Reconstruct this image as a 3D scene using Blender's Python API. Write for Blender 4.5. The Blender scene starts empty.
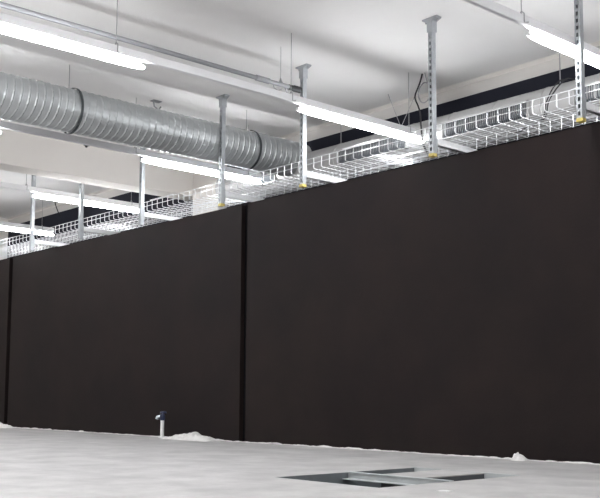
import bpy, math, random
from mathutils import Vector, Matrix, noise
random.seed(7)
S = bpy.context.scene
COL = S.collection
PI = math.pi
EYE = 0.45                      # the camera sits 45 cm above the floor, at x = y = 0; the black wall runs along x

# ------------------------------------------------------------------ materials
def mat(name, col, rough=0.5, metal=0.0, spec=0.5, noise_amt=0.0, noise_scale=8.0, col2=None, bump=0.0, bump_scale=60.0, stretch=(1, 1, 1)):
    m = bpy.data.materials.new(name); m.use_nodes = True
    nt = m.node_tree; b = nt.nodes['Principled BSDF']
    b.inputs['Base Color'].default_value = (*col, 1)
    b.inputs['Roughness'].default_value = rough
    b.inputs['Metallic'].default_value = metal
    b.inputs['Specular IOR Level'].default_value = spec
    tc = nt.nodes.new('ShaderNodeTexCoord'); mp = nt.nodes.new('ShaderNodeMapping')
    nt.links.new(tc.outputs['Object'], mp.inputs['Vector']); mp.inputs['Scale'].default_value = stretch
    if noise_amt or col2:
        n = nt.nodes.new('ShaderNodeTexNoise'); n.inputs['Scale'].default_value = noise_scale
        n.inputs['Detail'].default_value = 6; n.inputs['Roughness'].default_value = 0.6
        nt.links.new(mp.outputs[0], n.inputs['Vector'])
        r = nt.nodes.new('ShaderNodeValToRGB')
        r.color_ramp.elements[0].position = 0.3; r.color_ramp.elements[1].position = 0.7
        c2 = col2 or tuple(c * (1 - noise_amt) for c in col)
        r.color_ramp.elements[0].color = (*c2, 1); r.color_ramp.elements[1].color = (*col, 1)
        nt.links.new(n.outputs['Fac'], r.inputs['Fac']); nt.links.new(r.outputs['Color'], b.inputs['Base Color'])
    if bump:
        n2 = nt.nodes.new('ShaderNodeTexNoise'); n2.inputs['Scale'].default_value = bump_scale; n2.inputs['Detail'].default_value = 4
        nt.links.new(mp.outputs[0], n2.inputs['Vector'])
        bp = nt.nodes.new('ShaderNodeBump'); bp.inputs['Strength'].default_value = bump; bp.inputs['Distance'].default_value = 0.01
        nt.links.new(n2.outputs['Fac'], bp.inputs['Height']); nt.links.new(bp.outputs[0], b.inputs['Normal'])
    return m

LAMP_E = 18.5
def emis(name, col, s):
    m = bpy.data.materials.new(name); m.use_nodes = True
    b = m.node_tree.nodes['Principled BSDF']
    b.inputs['Base Color'].default_value = (0.9, 0.9, 0.9, 1)
    b.inputs['Emission Color'].default_value = (*col, 1); b.inputs['Emission Strength'].default_value = s
    return m

M = dict(
    ceiling=mat('ceiling paint', (.82, .81, .805), .9, spec=.2, col2=(.76, .75, .745), noise_scale=.7, bump=.1, bump_scale=40),
    white=mat('white wall paint', (.76, .725, .69), .9, spec=.2, col2=(.72, .69, .655), noise_scale=1.2),
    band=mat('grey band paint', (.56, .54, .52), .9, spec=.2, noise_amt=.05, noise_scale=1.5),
    floor=mat('dusty concrete', (.56, .55, .545), .5, spec=.28, col2=(.38, .375, .375), noise_scale=3.4, bump=.25, bump_scale=30),
    black=mat('matt black brown paint', (.0185, .0128, .0120), .6, spec=.10, col2=(.0105, .0078, .0085), noise_scale=1.3, bump=.12, bump_scale=70),
    seam=mat('deep black', (.005, .0047, .0062), .8, spec=.12, noise_amt=.1),
    farblack=mat('blue black paint', (.012, .013, .022), .75, spec=.2, noise_amt=.15, noise_scale=2),
    galv=mat('galvanised steel', (.40, .42, .44), .45, metal=.5, noise_amt=.16, noise_scale=18),
    arm=mat('galvanised arm painted lamplit', (.86, .87, .88), .4, metal=.25, noise_amt=.08, noise_scale=18),  # paler than the posts' galv: lamplight on the arms painted into the colour
    duct=mat('spiral duct steel', (.50, .52, .53), .44, metal=.58, noise_amt=.1, noise_scale=6),
    xduct=mat('grey duct sheet', (.50, .50, .50), .5, metal=.45, noise_amt=.06, noise_scale=5),
    wire=mat('bright zinc wire', (.80, .81, .83), .32, metal=.6, noise_amt=.05, noise_scale=30),
    trunk=mat('white lamp housing', (.78, .78, .80), .45, noise_amt=.03),
    pipe=mat('grey conduit', (.24, .24, .255), .6, metal=.1, noise_amt=.1, noise_scale=10),
    dark=mat('black rubber', (.02, .02, .023), .6, noise_amt=.15, noise_scale=20),
    strap=mat('dark grey strap', (.07, .08, .085), .5, metal=.4, noise_amt=.1),
    jet=mat('jet black sheath', (.005, .005, .006), .9, spec=.1, noise_amt=.1),
    rod=mat('threaded rod', (.33, .33, .34), .45, metal=.6, noise_amt=.1, noise_scale=40),
    yellow=mat('yellow plastic', (.55, .43, .11), .5, noise_amt=.1, noise_scale=30),
    blade=mat('grille blade', (.20, .215, .235), .5, metal=.3, noise_amt=.05),
    grille=mat('grille inside', (.018, .02, .026), .8, noise_amt=.1),
    plastic=mat('white pvc', (.82, .82, .82), .35, noise_amt=.04, noise_scale=20),
    valve=mat('dark blue valve', (.015, .022, .065), .35, noise_amt=.1, noise_scale=30),
    brass=mat('pale chrome', (.55, .62, .66), .25, metal=.7, noise_amt=.1, noise_scale=30),
    dust=mat('plaster dust', (.86, .85, .84), .9, spec=.2, col2=(.70, .69, .68), noise_scale=25),
    sheet=mat('milky sheet', (.74, .73, .72), .5, col2=(.60, .59, .58), noise_scale=14),
    core=mat('dark panel core', (.10, .105, .115), .7, noise_amt=.15, noise_scale=20),
    lining=mat('galvanised lining', (.20, .22, .235), .5, metal=.2, noise_amt=.2, noise_scale=9),
    steel=mat('light channel steel', (.62, .65, .66), .4, metal=.2, noise_amt=.1, noise_scale=12),
    lamp=emis('lit diffuser', (.97, .985, 1.0), LAMP_E),
)

# ------------------------------------------------------------------ mesh helpers
class MB:
    def __init__(s): s.v = []; s.f = []
    def add(s, vs, fs):
        o = len(s.v); s.v += [tuple(p) for p in vs]; s.f += [tuple(i + o for i in f) for f in fs]; return s
    def box(s, a, b):
        (x0, y0, z0), (x1, y1, z1) = a, b
        return s.add([(x0, y0, z0), (x1, y0, z0), (x1, y1, z0), (x0, y1, z0), (x0, y0, z1), (x1, y0, z1), (x1, y1, z1), (x0, y1, z1)],
                     [(3, 2, 1, 0), (4, 5, 6, 7), (0, 1, 5, 4), (1, 2, 6, 5), (2, 3, 7, 6), (3, 0, 4, 7)])
    def tube(s, pts, r, n=8, cap=True):
        pts = [Vector(p) for p in pts]; rings = []
        rr = r if isinstance(r, (list, tuple)) else [r] * len(pts)
        up = None
        for i, p in enumerate(pts):
            d = (pts[min(i + 1, len(pts) - 1)] - pts[max(i - 1, 0)]).normalized()
            if up is None:
                up = Vector((0, 0, 1)) if abs(d.z) < .9 else Vector((1, 0, 0))
            a = d.cross(up).normalized(); up = a.cross(d).normalized()
            rings.append([p + (a * math.cos(2 * PI * k / n) + up * math.sin(2 * PI * k / n)) * rr[i] for k in range(n)])
        vs = [q for rg in rings for q in rg]; fs = []
        for i in range(len(pts) - 1):
            for k in range(n):
                k2 = (k + 1) % n
                fs.append((i * n + k, (i + 1) * n + k, (i + 1) * n + k2, i * n + k2))
        if cap:
            fs.append(tuple(range(n))); fs.append(tuple(range((len(pts) - 1) * n, len(pts) * n))[::-1])
        return s.add(vs, fs)
    def extrude_y(s, prof, y0, y1, cap=True):          # prof: list of (x, z), closed
        n = len(prof)
        vs = [(x, y0, z) for x, z in prof] + [(x, y1, z) for x, z in prof]
        fs = [(i, (i + 1) % n, n + (i + 1) % n, n + i) for i in range(n)]
        if cap: fs += [tuple(range(n))[::-1], tuple(range(n, 2 * n))]
        return s.add(vs, fs)
    def build(s, name, m, parent=None, loc=(0, 0, 0), smooth=False):
        me = bpy.data.meshes.new(name); me.from_pydata(s.v, [], s.f); me.update()
        import bmesh
        bm = bmesh.new(); bm.from_mesh(me); bmesh.ops.recalc_face_normals(bm, faces=bm.faces); bm.to_mesh(me); bm.free()
        me.materials.append(M[m])
        if smooth:
            me.polygons.foreach_set('use_smooth', [True] * len(me.polygons))
            try: me.set_sharp_from_angle(angle=math.radians(40))
            except Exception: pass
        o = bpy.data.objects.new(name, me); COL.objects.link(o); o.location = loc
        if parent: o.parent = parent
        return o

def tag(o, label, cat, group=None, kind=None):
    o['label'] = label; o['category'] = cat
    if group: o['group'] = group
    if kind: o['kind'] = kind
    return o
def thing(name, label, cat, loc, group=None):
    o = bpy.data.objects.new(name, None); COL.objects.link(o); o.location = loc; o.empty_display_size = .1
    return tag(o, label, cat, group)
def struct(o, label=None, cat=None):
    o['kind'] = 'structure'
    if label: o['label'] = label
    if cat: o['category'] = cat
    return o
def copy_tree(o, parent=None):
    c = o.copy(); COL.objects.link(c)
    if parent: c.parent = parent
    for ch in list(o.children): copy_tree(ch, c)
    return c

# ------------------------------------------------------------------ the setting
XL, XR, YB, YF, H = -15.45, 3.6, -5.2, 7.13, 3.413
HX0, HX1, HY0, HY1 = -4.10, -3.31, 3.477, 4.65             # the opening in the floor
f = MB()
for a, b in (((XL, YB), (XR, HY0)), ((XL, HY1), (XR, YF)), ((XL, HY0), (HX0, HY1)), ((HX1, HY0), (XR, HY1))):
    f.box((a[0], a[1], -.05), (b[0], b[1], 0))
struct(f.build('floor', 'floor'), 'pale dusty concrete floor with a rectangular opening', 'floor')
struct(MB().box((XL - .1, YB - .1, H), (XR + .1, YF + .1, H + .15)).build('ceiling', 'ceiling'), 'off white painted ceiling', 'ceiling')
struct(MB().box((XL - .15, YB, -.05), (XL, YF, H)).build('wall_left', 'white'), 'white end wall at the far left', 'wall')
struct(MB().box((XR, YB, -.05), (XR + .15, YF, H)).build('wall_right', 'white'), 'white end wall right of the camera', 'wall')
struct(MB().box((XL, YB - .15, -.05), (XR, YB, H)).build('wall_back', 'white'), 'white wall behind the camera', 'wall')
ZB = 3.282                                                   # black paint on the far wall stops here
struct(MB().box((XL, YF, -.05), (XR, YF + .15, ZB)).build('wall_far', 'farblack'), 'blue black far wall showing above the cable tray', 'wall')
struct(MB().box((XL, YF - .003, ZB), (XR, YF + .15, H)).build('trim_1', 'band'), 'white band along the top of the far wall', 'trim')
c = MB(); c.add([(XL, YF - .055, H), (XR, YF - .055, H), (XR, YF - .004, H - .022), (XL, YF - .004, H - .022), (XL, YF - .004, H), (XR, YF - .004, H)],
                [(0, 1, 2, 3), (3, 2, 5, 4), (0, 4, 5, 1), (0, 3, 4), (1, 5, 2)])
struct(c.build('trim_2', 'white'), 'cream cornice between far wall and ceiling', 'trim')
struct(MB().box((-10.175, YB, 2.95), (-9.875, YF - .005, H)).build('ceiling_beam', 'white'), 'deep off white beam hanging from the ceiling beyond the spiral duct', 'beam')

struct(MB().box((-9.873, 7.0, -.05), (-9.33, YF - .005, H)).build('trim_5', 'white'), 'white pier where the ceiling beam meets the far wall', 'trim')

# the near black wall: panels with two recessed joints
WT, WY = 2.316, 5.82
p = MB()
for a, b in ((XL, -12.535), (-12.425, -7.377), (-7.282, XR)):
    p.box((a, WY, 0), (b, WY + .12, WT))
struct(p.build('wall_front', 'black'), 'long matt black partition wall below the cable tray', 'wall')
for i, (a, b) in enumerate(((-12.535, -12.425), (-7.377, -7.282))):
    struct(MB().box((a, WY + .05, 0), (b, WY + .11, WT - .002)).build('trim_%d' % (i + 3), 'seam'),
           ('dark vertical joint at the left end of the black wall', 'dark vertical joint left of the middle of the black wall')[i], 'trim')

# ------------------------------------------------------------------ spiral duct running towards the wall
DX, DZ, DR = -7.715, 2.99, .197
t = thing('spiral_duct', 'large grey ribbed spiral air duct hanging below the ceiling', 'duct', (DX, 0, DZ))
d = MB(); N = 44; y0, y1, st = -1.0, 6.905, .0055; ny = int((y1 - y0) / st)
def ridge(ph):
    v = 0
    for c0 in (0.0, 0.5):
        q = abs(((ph - c0 + .5) % 1) - .5)
        v = max(v, max(0, 1 - q / .055))
    return v
vs = []; fs = []
for i in range(ny + 1):
    y = y0 + i * st
    for k in range(N):
        a = 2 * PI * k / N
        r = DR - .003 + .0065 * ridge((y / .142 - k / N) % 1)
        dz = r * math.sin(a) + DZ - 2.876
        ye = 6.90 - (math.sqrt(max(0, .178 ** 2 - dz * dz)) if abs(dz) < .178 else 0)
        vs.append((r * math.cos(a), min(y, ye), r * math.sin(a)))
for i in range(ny):
    for k in range(N):
        k2 = (k + 1) % N
        fs.append((i * N + k, i * N + k2, (i + 1) * N + k2, (i + 1) * N + k))
vs.append((0, 6.78, .02)); fs += [(ny * N + k, ny * N + (k + 1) % N, len(vs) - 1) for k in range(N)]
d.add(vs, fs); d.build('duct_shell', 'duct', t, smooth=True)
for y in (-.03, 2.03, 4.12, 6.17):
    s = MB(); ring = [((DR + .007) * math.cos(2 * PI * k / 40), (DR + .007) * math.sin(2 * PI * k / 40)) for k in range(40)]
    for yy in ((y - .011, y + .011),):
        vs = [(x * q, yv, z * q) for q in (1, 1.03) for yv in yy for x, z in ring]
        fs = []
        for k in range(40):
            k2 = (k + 1) % 40
            fs += [(k, k2, 40 + k2, 40 + k), (80 + k, 120 + k, 120 + k2, 80 + k2), (k, 80 + k, 80 + k2, k2), (40 + k, 40 + k2, 120 + k2, 120 + k)]
        s.add(vs, fs)
    b = s.build('strap_band', 'strap', t, smooth=True); b['label'] = 'dark grey strap round the duct'
    MB().tube([(0, y - .03, DR), (0, y - .03, H - DZ)], .0035, 6).build('hanger_rod', 'rod', t)

# cross duct behind the wall, with grilles
CY, CZ, CR = 6.90, 2.876, .18
t = thing('cross_duct', 'plain grey round duct with grilles running along behind the cable tray', 'duct', (0, CY, CZ))
d = MB(); N = 40; xs = [-9.02 + .5 * i for i in range(int((XR - .02 + 9.02) / .5) + 1)] + [XR - .02]
vs = []; fs = []
prof = []
for x in xs: prof += [(x - .006, CR), (x - .003, CR + .004), (x + .003, CR + .004), (x + .006, CR)]
for x, r in prof:
    for k in range(N): vs.append((x, r * math.cos(2 * PI * k / N), r * math.sin(2 * PI * k / N)))
for i in range(len(prof) - 1):
    for k in range(N):
        k2 = (k + 1) % N; fs.append((i * N + k, i * N + k2, (i + 1) * N + k2, (i + 1) * N + k))
fs += [tuple(range(N)), tuple(range((len(prof) - 1) * N, len(prof) * N))]
d.add(vs, fs); d.build('duct_shell', 'xduct', t, smooth=True)
for g0 in (-8.314, -6.944, -5.574, -4.204, -2.834, -1.464):
    g1 = g0 + .94 if g0 > -8 else -7.925; z0, z1, yy = -.10, .062, -CR - .012
    fr = MB()
    for a, b in (((g0, z0), (g1, z0 + .012)), ((g0, z1 - .012), (g1, z1)), ((g0, z0), (g0 + .014, z1)), ((g1 - .014, z0), (g1, z1))):
        fr.box((a[0], yy, a[1]), (b[0], -CR * .86, b[1]))
    g = fr.build('grille', 'xduct', t)
    MB().box((g0 + .012, yy + .022, z0 + .01), (g1 - .012, yy + .03, z1 - .01)).build('grille_back', 'grille', g)
    bl = MB(); k = g0 + .03
    while k < g1 - .02:
        bl.box((k, yy + .003, z0 + .012), (k + .004, yy + .021, z1 - .012)); k += .021
    bl.build('grille_blades', 'blade', g)
for x in (-8.6, -7.083, -4.438, -1.6, 1.2):
    MB().tube([(x, 0, CR), (x, 0, H - CZ)], .005, 6).build('hanger_rod', 'rod', t)
# V-shaped wire hanger
for xt in (-6.345, -5.93):
    MB().tube([(xt, -.07, H - CZ), (-6.177, -.07, .166)], .003, 6).build('hanger_wire', 'rod', t)

# ------------------------------------------------------------------ lamps on trunking
LX = {1: -12.96, 2: -10.52, 3: -8.14, 4: -5.78, 5: -3.53, 6: -1.20, 7: 1.15}
ROWS = {'far': (5.14, 6.69), 'near': (2.10, 3.65), 'behind': (-.95, .60), 'back': (-4.0, -2.45)}
ZT0, ZT1 = 2.832, 2.892
def trunk(x, label, group=None):
    t = thing('lamp_rail', label, 'lamp rail', (x, 0, ZT0), group)
    yb, ye = -4.4, 6.69
    w = .017
    MB().extrude_y([(-w, .004), (-w + .004, 0), (w - .004, 0), (w, .004), (w, ZT1 - ZT0), (.008, ZT1 - ZT0), (.008, ZT1 - ZT0 - .004), (-.008, ZT1 - ZT0 - .004), (-.008, ZT1 - ZT0), (-w, ZT1 - ZT0)], yb, ye).build('rail', 'trunk', t)
    for y in (-3.2, -1.6, 0.1, 1.76, 3.42, 5.06, 6.5):
        h = MB().tube([(0, y, .03), (0, y, H - ZT0)], .003, 6).build('hanger_rod', 'rod', t)
        k = MB().tube([(-.021, y, .006), (-.021, y, .068), (.0, y, .088), (.021, y, .068), (.021, y, .008), (.045, y + .015, .006)], .004, 6).build('hook', 'rod', h)
    return t
def lamp_parts(t, L=1.55):
    # fat diffuser, the tube's glow built into its shape, white spine, end caps
    prof = []
    hw, hh, zc = .037, .026, -.040
    for k in range(18):
        a = 2 * PI * k / 18
        prof.append((-hw * math.cos(a), zc - hh * math.sin(a)))
    dm = MB(); n = len(prof); secs = [(.004, .50), (.03, .68), (.08, .86), (.2, 1.0), (L - .2, 1.0), (L - .08, .86), (L - .03, .68), (L - .004, .50)]
    vs = [(x * q, y, zc - hh * .35 * (1 - q) + (z - zc) * q) for y, q in secs for x, z in prof]
    fs = []
    for i in range(len(secs) - 1):
        for k in range(n - 1): fs.append((i * n + k, i * n + k + 1, (i + 1) * n + k + 1, (i + 1) * n + k))
        fs.append((i * n + n - 1, i * n, (i + 1) * n, (i + 1) * n + n - 1))
    fs += [tuple(range(n)), tuple(range((len(secs) - 1) * n, len(secs) * n))[::-1]]
    dm.add(vs, fs); dm.build('glow_tube', 'lamp', t, smooth=True)
    MB().extrude_y([(-.034, 0), (.034, 0), (.034, -.006), (.022, -.014), (-.022, -.014), (-.034, -.006)], .05, L - .05).build('housing', 'trunk', t)
    for y in (-.008, L - .004):
        e = MB(); pr = [(x * .42, zc - hh * .2 + (z - zc) * .42) for x, z in prof]
        e.extrude_y(pr, y, y + .012); e.build('end_cap', 'trunk', t)
proto = None
def lamp(x, y, label, group):
    global proto
    if proto is None:
        proto = thing('ceiling_lamp', label, 'lamp', (x, y, ZT0), group); lamp_parts(proto); return proto
    o = copy_tree(proto); o.location = (x, y, ZT0); tag(o, label, 'lamp', group); return o
GV = 'lit fluorescent lamps'
far_l = {5: 'lit fluorescent lamp at the upper right corner, crossing in front of the nearest slotted post',
         4: 'lit fluorescent lamp right of centre, hanging just below the end of the grey conduit',
         3: 'lit fluorescent lamp under the spiral duct, crossing behind a slotted post',
         2: 'lit fluorescent lamp beyond the ceiling beam, crossing behind the second slotted post from left',
         1: 'lit fluorescent lamp lowest at the far left edge, cut off by the frame'}
for k, l in far_l.items(): lamp(LX[k], ROWS['far'][0], l, GV)
lamp(LX[4], ROWS['near'][0], 'largest lit fluorescent lamp at upper left, between the grey conduit and the spiral duct', GV)
lamp(LX[3], ROWS['near'][0], 'lit fluorescent lamp with only its tip showing at left edge below the spiral duct', GV)
for k in (1, 2, 5, 6, 7):
    lamp(LX[k], ROWS['near'][0], 'lit fluorescent lamp outside the photo, in the near row', 'lamps outside the photo')
for k in (6, 7):
    lamp(LX[k], ROWS['far'][0], 'lit fluorescent lamp outside the photo, right of the frame', 'lamps right of the frame')
for row in ('behind', 'back'):
    for k in LX: lamp(LX[k], ROWS[row][0], 'lit fluorescent lamp behind the camera', 'lamps behind the camera')
trunk(LX[5], 'pale lamp rail at upper right with a hooked hanger, above the corner lamp', 'lamp rails')
trunk(LX[4], 'pale lamp rail below the grey conduit, linking two lit lamps', 'lamp rails')
trunk(LX[3], 'pale lamp rail tucked just under the spiral duct', 'lamp rails')
trunk(LX[2], 'pale lamp rail beyond the ceiling beam, second from the left edge', 'lamp rails')
trunk(LX[1], 'pale lamp rail lowest at the far left edge', 'lamp rails')
for k in (6, 7): trunk(LX[k], 'pale lamp rail outside the photo to the right', 'lamp rails right of the frame')

# grey conduit beside the lamp rail, with an end coupling and clamps
PX, PZ = -6.075, 3.08
t = thing('conduit_pipe', 'thin dark grey conduit pipe running diagonally below the ceiling', 'pipe', (PX, 0, PZ))
MB().tube([(0, -5.1, 0), (0, 5.38, 0)], .019, 14).build('pipe', 'pipe', t, smooth=True)
MB().tube([(0, 4.93, 0), (0, 5.07, 0)], .025, 14).build('coupling', 'pipe', t, smooth=True)
e = MB().tube([(0, 5.29, 0), (0, 5.34, 0), (0, 5.35, 0), (0, 5.42, 0)], [.023, .023, .028, .028], 14).build('end_cap', 'dark', t, smooth=True); e['label'] = 'dark end cap of the conduit'
for y in (-1.2, 1.0, 5.20):
    MB().tube([(0, y, .02), (0, y, .03), (0, y, .06)], [.02, .012, .004], 8).build('clamp', 'rod', t)
    MB().tube([(0, y, .02), (0, y, H - PZ)], .0022, 6).build('hanger_rod', 'rod', t)
MB().tube([(0, 5.12, -.016), (0, 5.13, -.045), (0, 5.17, -.057), (0, 5.21, -.04)], .006, 6).build('hook', 'rod', t)
MB().tube([(0, 5.25, -.016), (0, 5.27, -.05), (0, 5.33, -.068)], .006, 6).build('hook', 'rod', t)

# ------------------------------------------------------------------ slotted ceiling posts with cantilever arms
PY = 5.67
ZP0 = 2.311
def post_parts(t):
    a = .0215; hgt = H - ZP0; sl0, pitch, sh, sw = .03, .05, .028, .009
    c = MB(); th = .0025
    c.box((-a, -a, 0), (-a + th, a, hgt)); c.box((a - th, -a, 0), (a, a, hgt))
    c.box((-a, a - th, 0), (a, a, hgt))
    c.box((-a, -a, 0), (-sw, -a + th, hgt)); c.box((sw, -a, 0), (a, -a + th, hgt))
    z = 0; k = 0
    while True:
        s0 = sl0 + k * pitch
        if s0 + sh > hgt - .10: c.box((-sw, -a, z), (sw, -a + th, hgt)); break
        c.box((-sw, -a, z), (sw, -a + th, s0)); z = s0 + sh; k += 1
    c.build('slotted_channel', 'galv', t)
    h = MB(); b = .028
    h.box((-b, -b, hgt - .115), (b, b, hgt - .012))
    h.build('head_sleeve', 'galv', t)
    pl = MB(); pl.box((-.074, -.03, hgt - .012), (.074, .03, hgt))
    pl.add([(-.074, -.028, hgt - .012), (-.03, -.028, hgt - .012), (-.03, -.028, hgt - .03), (-.074, .028, hgt - .012), (-.03, .028, hgt - .012), (-.03, .028, hgt - .03)],
           [(0, 1, 2), (3, 5, 4), (0, 2, 5, 3), (1, 4, 5, 2), (0, 3, 4, 1)])
    pl.add([(.074, -.028, hgt - .012), (.03, -.028, hgt - .012), (.03, -.028, hgt - .03), (.074, .028, hgt - .012), (.03, .028, hgt - .012), (.03, .028, hgt - .03)],
           [(0, 2, 1), (3, 4, 5), (0, 3, 5, 2), (1, 2, 5, 4), (0, 1, 4, 3)])
    pl.build('head_plate', 'galv', t)
    for x in (-.058, .058): MB().tube([(x, 0, hgt - .03), (x, 0, hgt - .012)], .008, 6).build('anchor_bolt', 'rod', t)
    z1 = 2.443 - ZP0; z0 = z1 - .048; w = .0205; y0, y1 = a, .535
    m = MB(); m.box((-w, y0, z1 - .003), (w, y1, z1)); m.box((-w, y0, z0), (-w + .003, y1, z1)); m.box((w - .003, y0, z0), (w, y1, z1))
    m.box((-w, y0, z0), (-w + .010, y1, z0 + .003)); m.box((w - .010, y0, z0), (w, y1, z0 + .003))
    m.box((-w, y1 - .003, z0), (w, y1, z1))
    ar = m.build('support_arm', 'arm', t)
    MB().box((-.024, a, z0 - .045), (.024, a + .007, z1 + .03)).build('arm_bracket', 'galv', ar)
    e = MB(); e.box((-.0235, -.0235, -.012), (.0235, .0235, .012)); e.box((-.0245, -.0245, -.012), (.0245, .0245, -.007))
    e = e.build('end_cap', 'yellow', t); e['label'] = 'yellow plastic end cap'
posts = [(-3.490, 'galvanised slotted ceiling post nearest the right edge, running up out of frame'),
         (-4.797, 'galvanised slotted ceiling post right of centre with its ceiling plate fully in view'),
         (-6.308, 'galvanised slotted ceiling post behind the left end of the central lamp'),
         (-7.508, 'galvanised slotted ceiling post standing in front of the ribbed spiral duct'),
         (-8.962, 'galvanised slotted post hidden above by the spiral duct, third from the left edge'),
         (-10.300, 'galvanised slotted post cut off above by the ceiling beam, second from the left edge'),
         (-11.578, 'galvanised slotted post farthest away, leftmost of those below the ceiling beam')]
pp = None
for x, l in posts + [(-2.1, 'galvanised slotted ceiling post outside the photo to the right')]:
    if pp is None:
        pp = thing('ceiling_post', l, 'post', (x, PY, ZP0), 'slotted posts carrying the cable tray'); post_parts(pp)
    else:
        o = copy_tree(pp); o.location = (x, PY, ZP0); o['label'] = l
        if x < -8:
            for ch in o.children:
                if ch.name.startswith('end_cap'):
                    ch.data = ch.data.copy(); ch.data.materials[0] = M['galv']; ch['label'] = 'grey end cap'

# ------------------------------------------------------------------ wire cable tray, three metre sections
TY0, TY1, TZ0, TZ1, WR = 5.702, 6.225, 2.450, 2.549, .0031
def tray_parts(t, L=2.99):
    w = MB(); rc = .013
    for k in range(30):
        x = .05 + k * .1
        zt, zb = TZ1 - TZ0, .0031
        arc0 = [(x, rc - rc * math.sin(q), zb + rc - rc * math.cos(q)) for q in (PI / 2, PI / 3, PI / 6, 0)]
        arc1 = [(x, TY1 - TY0 - p[1], p[2]) for p in arc0[::-1]]
        w.tube([(x, 0, zt)] + arc0 + arc1 + [(x, TY1 - TY0, zt)], WR, 6)
    w.build('cross_wires', 'wire', t)
    w = MB(); W = TY1 - TY0
    for k in range(10):
        y = .04 + k * (W - .08) / 9; w.tube([(0, y, -.002), (L, y, -.002)], WR * .7, 6)
    w.build('floor_wires', 'wire', t)
    for y, sg in ((0, -1), (W, 1)):
        w = MB()
        for z in (TZ1 - TZ0, .053): w.tube([(0, y + sg * .005, z), (L, y + sg * .005, z)], WR, 6)
        w.build('side_rail', 'wire', t)
    for y in (-.012, W + .012):
        MB().tube([(.03, y, .106), (.46, y, .106)], .0055, 8).build('splice_bar', 'wire', t)
tl = {-2.85: 'bright wire mesh cable tray section at the right edge, past the nearest post',
      -5.85: 'bright wire mesh cable tray section right of centre, with the central lamp passing over it',
      -8.85: 'bright wire mesh cable tray section in the middle, below the spiral duct',
      -11.85: 'bright wire mesh cable tray section beyond the ceiling beam, between the three leftmost posts',
      -14.85: 'bright wire mesh cable tray section farthest away at the left edge'}
tp = None
for x, l in tl.items():
    if tp is None:
        tp = thing('cable_tray', l, 'cable tray', (x, TY0, TZ0), 'wire cable tray sections over the black wall'); tray_parts(tp)
    else:
        o = copy_tree(tp); o.location = (x, TY0, TZ0); o['label'] = l

# ------------------------------------------------------------------ loose cables and ceiling fixings
def smooth_path(pts, n=6):
    pts = [Vector(p) for p in pts]; out = []
    for i in range(len(pts) - 1):
        p0, p1, p2, p3 = pts[max(i - 1, 0)], pts[i], pts[i + 1], pts[min(i + 2, len(pts) - 1)]
        for k in range(n):
            t = k / n
            out.append(.5 * ((2 * p1) + (p2 - p0) * t + (2 * p0 - 5 * p1 + 4 * p2 - p3) * t * t + (3 * p1 - p0 - 3 * p2 + p3) * t ** 3))
    out.append(pts[-1]); return out
z = EYE
tag(MB().tube(smooth_path([(-5.72, 6.62, H), (-5.735, 6.6, 2.87 + z), (-5.793, 6.6, 2.76 + z), (-5.755, 6.6, 2.66 + z), (-5.73, 6.6, 2.58 + z), (-5.72, 6.6, 2.44 + z), (-5.715, 6.62, 2.30 + z), (-5.70, 6.66, 2.22 + z)]), .0075, 8).build('hanging_cable', 'dark', smooth=True),
    'black cable looping down behind the post right of centre', 'cable')
co = []
for k in range(60):
    a = 2 * PI * k / 20
    co.append((-5.68 + .075 * math.cos(a) + .002 * k / 20, 6.60 + .006 * math.sin(k), 2.77 + z + .095 * math.sin(a)))
co = [(-5.68, 6.61, H)] + [(-5.66, 6.605, 2.90 + z)] + co
tag(MB().tube(co, .0035, 6).build('cable_coil', 'rod', smooth=True), 'thin grey coiled wire hanging beside the black looping cable', 'cable')
for q, l in ((0, 'black cable dropping into the tray near the right edge, left of a pair'), (.035, 'black cable dropping into the tray near the right edge, right of a pair')):
    tag(MB().tube(smooth_path([(-4.33 + q * 1.6, 6.86, 2.61 + z), (-4.345 + q * 1.6, 6.76, 2.595 + z), (-4.36 + q * 1.2, 6.66, 2.50 + z), (-4.38 + q * .6, 6.6, 2.38 + z), (-4.355 + q * .6, 6.5, 2.22 + z), (-4.34 + q * .8, 6.2, 2.07 + z), (-4.33 + q, 6.08, 2.013 + z)]), .0055, 8).build('drop_cable', 'dark', smooth=True), l, 'cable', 'pair of cables dropping into the tray')
tag(MB().tube(smooth_path([(-10.56, 5.44, ZT1 - .01), (-10.68, 5.52, 2.45 + z), (-10.82, 5.60, 2.43 + z), (-10.85, 5.61, 2.36 + z), (-10.84, 5.645, 2.26 + z), (-10.82, 5.67, 2.20 + z)]), .006, 8).build('hanging_cable', 'jet', smooth=True),
    'short black cable hanging by the lamp beyond the ceiling beam', 'cable')
b = MB(); b.box((-.0, -.03, -.01), (.025, .035, .022)); b.box((0, -.012, -.03), (.018, .012, -.01))
tag(b.build('wall_fixing', 'dark', loc=(-9.875, 5.474, 2.886 + z)), 'small black fixing on the face of the ceiling beam', 'bracket')
b = MB(); b.box((-.03, -.05, -.008), (.03, .05, 0)); b.tube([(0, -.03, -.005), (0, -.02, -.06), (0, .03, -.085), (0, .06, -.05)], .008, 8)
tag(b.build('ceiling_hook', 'pipe', loc=(-8.098, 5.268, H)), 'small grey hook on the ceiling above the spiral duct', 'hook')

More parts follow.
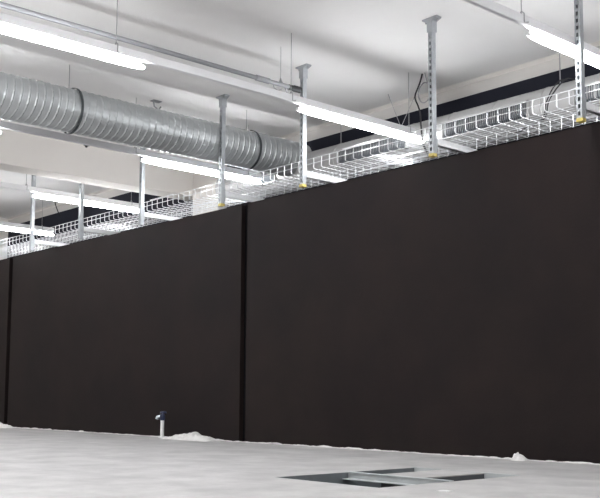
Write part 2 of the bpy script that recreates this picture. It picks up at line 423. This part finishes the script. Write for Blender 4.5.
# ------------------------------------------------------------------ on the floor
# opening: metal lining, cross channel, loose cover strip
t = thing('floor_trench', 'open rectangular service trench let into the floor with grey metal lining', 'floor opening', ((HX0 + HX1) / 2, (HY0 + HY1) / 2, -.32))
hx, hy = (HX1 - HX0) / 2, (HY1 - HY0) / 2
q = MB(); th = .004; zt = .318
q.box((-hx, -hy, 0), (-hx + th, hy, zt)); q.box((hx - th, -hy, 0), (hx, hy, zt)); q.box((-hx, -hy, 0), (hx, -hy + th, zt)); q.box((-hx, hy - th, 0), (hx, hy, zt))
q.build('lining', 'lining', t)
MB().box((-hx, -hy, -.01), (hx, hy, 0)).build('trench_bottom', 'seam', t)
q = MB(); r = .012
q.box((-hx, hy - th - .01, zt - .03), (hx, hy - th, zt + .0035)); q.build('edge_angle', 'steel', t)
MB().box((-hx, -hy + th, zt - .03), (hx, -hy + th + .008, zt + .0015)).build('edge_angle', 'steel', t)
q = MB(); L = HX1 - HX0 - .012
q.box((0, -.016, -.004), (L, .022, 0)); q.box((0, .006, -.038), (L, .010, -.004)); q.box((0, -.045, -.042), (L, .022, -.038))
tag(q.build('floor_channel', 'steel', loc=(HX0 + .006, 4.045, .004)), 'pale steel channel lying across the middle of the floor opening', 'channel')
t = thing('cover_panel', 'pale cover panel filling the middle of the far half of the floor opening', 'panel', (-3.855, 4.073, -.316))
MB().box((0, 0, .312), (.32, .545, .318)).build('panel_top', 'floor', t)
MB().box((.002, .002, 0), (.318, .543, .312)).build('panel_core', 'core', t)

# standpipe with tap by the wall
t = thing('standpipe', 'short white standpipe with a dark blue tap standing by the black wall', 'pipe', (-8.54, 5.715, 0))
MB().tube([(0, 0, 0), (0, 0, .185)], .020, 16).build('pipe', 'plastic', t, smooth=True)
MB().tube([(0, 0, 0), (0, 0, .012)], .04, 16).build('floor_collar', 'plastic', t, smooth=True)
v = MB().tube([(0, 0, .178), (0, 0, .186), (0, 0, .232), (0, 0, .242)], [.022, .028, .028, .02], 14).build('tap_body', 'valve', t, smooth=True)
MB().tube([(.0, 0, .215), (-.035, -.015, .218), (-.058, -.022, .214), (-.064, -.026, .19)], [.016, .017, .019, .019], 12).build('spout', 'brass', t, smooth=True)
hd = MB(); hd.tube([(.012, 0, .24), (.014, 0, .256)], .009, 8); hd.tube([(.014, 0, .252), (.014, 0, .272)], [.036, .03], 10)
hd.build('tap_handle', 'valve', t, smooth=True)

def crumple(name, cx, cy, lx, ly, h, seed, m, nx=40, ny=18, label='', cat='', freq=9):
    vs = []; fs = []
    for i in range(nx + 1):
        for j in range(ny + 1):
            u, w = i / nx, j / ny
            env = (max(0, math.sin(PI * min(1, max(0, u)))) ** .6) * (max(0, math.sin(PI * w)) ** .7)
            X, Y = (u - .5) * lx, (w - .5) * ly
            nz = noise.noise(Vector((X * freq, Y * freq, seed))) * .45 + abs(noise.noise(Vector((X * freq * 2.3, Y * freq * 2.3, seed + 4)))) * .5
            edge = 1 + .25 * noise.noise(Vector((u * 5, w * 3, seed + 9)))
            vs.append((X * edge, Y * edge, .004 + h * env * (.62 + nz)))
    for i in range(nx):
        for j in range(ny):
            a = i * (ny + 1) + j; fs.append((a, a + ny + 1, a + ny + 2, a + 1))
    o = MB().add(vs, fs)
    # closed underside
    n0 = len(o.v); o.add([(x, y, 0.001) for x, y, zz in vs], [tuple(reversed(q)) for q in fs])
    def idx(i, j): return i * (ny + 1) + j
    rim = [idx(i, 0) for i in range(nx + 1)] + [idx(nx, j) for j in range(1, ny + 1)] + [idx(i, ny) for i in range(nx - 1, -1, -1)] + [idx(0, j) for j in range(ny - 1, 0, -1)]
    for k in range(len(rim)):
        a, b2 = rim[k], rim[(k + 1) % len(rim)]; o.f.append((a, b2, b2 + n0, a + n0))
    ob = o.build(name, m, loc=(cx, cy, 0)); 
    return tag(ob, label, cat)
crumple('plastic_sheet', -7.90, 5.63, .74, .20, .085, 3.1, 'sheet', label='crumpled milky plastic sheet heaped at the foot of the wall beside the standpipe', cat='plastic sheet')
crumple('rubble_heap', -12.25, 5.64, .60, .17, .065, 8.3, 'dust', 20, 10, label='low white heap of rubble at the wall foot at the left edge', cat='rubble')
crumple('crumpled_paper', -4.06, 5.70, .115, .09, .062, 5.7, 'sheet', 16, 12, label='small crumpled pale lump by the wall foot at right', cat='paper', freq=22)
crumple('paper_scrap', -2.987, 3.597, .07, .04, .004, 2.2, 'plastic', 8, 6, label='small white scrap lying on the floor in front of the opening', cat='scrap')
# plaster crumbs along the foot of the wall: nobody could count them
o = MB()
x = -13.6
while x < -2.2:
    big = random.random() < .16
    s = random.uniform(.006, .011) * (1.8 if big else 1); lx = random.uniform(.04, .13) * (1.2 if big else 1)
    cy = WY - .012 - random.uniform(0, .05); n = 8; vs = []; fs = []
    for i in range(5):
        fr = i / 4; rr = math.sin(PI * (.08 + .84 * fr))
        for k in range(n):
            a = PI * k / (n - 1); jit = 1 + random.uniform(-.25, .25)
            vs.append((x + (fr - .5) * lx * 2, cy - math.cos(a) * rr * s * 1.6 * jit, max(0.0005, math.sin(a) * rr * s * jit)))
    for i in range(4):
        for k in range(n - 1): fs.append((i * n + k, (i + 1) * n + k, (i + 1) * n + k + 1, i * n + k + 1))
    vs = [(a, max(min(b, WY - .001), 5.765), c) for a, b, c in vs]
    o.add(vs, fs); x += lx * random.uniform(.7, 1.25)
tag(o.build('plaster_crumbs', 'dust'), 'line of white plaster crumbs and dust along the foot of the black wall', 'debris', kind='stuff')

# ------------------------------------------------------------------ camera
cam = bpy.data.cameras.new('camera'); co = bpy.data.objects.new('camera', cam); COL.objects.link(co)
yaw, pit, rol = math.radians(48.18900096), math.radians(5.76702842), math.radians(.29022989)
F = Vector((-math.sin(yaw) * math.cos(pit), math.cos(yaw) * math.cos(pit), math.sin(pit)))
Rr = Vector((math.cos(yaw), math.sin(yaw), 0)); U = Rr.cross(F)
R2 = Rr * math.cos(rol) + U * math.sin(rol); U2 = -Rr * math.sin(rol) + U * math.cos(rol)
mw = Matrix.Identity(4)
for i in range(3): mw[i][0], mw[i][1], mw[i][2] = R2[i], U2[i], -F[i]
mw[0][3], mw[1][3], mw[2][3] = 0, 0, EYE
co.matrix_world = mw
cam.sensor_fit = 'HORIZONTAL'; cam.sensor_width = 36; cam.lens = 964.73286 / 600 * 36; cam.shift_y = 48.56004567 / 600; cam.clip_start = .02; cam.clip_end = 100
S.camera = co

w = bpy.data.worlds.new('world'); S.world = w; w.use_nodes = True
w.node_tree.nodes['Background'].inputs[0].default_value = (0, 0, 0, 1)
S.view_settings.view_transform = 'Standard'; S.view_settings.look = 'None'; S.view_settings.gamma = 1
S.view_settings.use_curve_mapping = False; S.view_settings.exposure = 1.47
S.cycles.use_denoising = True; S.cycles.max_bounces = 8; S.cycles.diffuse_bounces = 6; S.cycles.use_light_tree = True
S.cycles.caustics_reflective = False; S.cycles.sample_clamp_indirect = 6
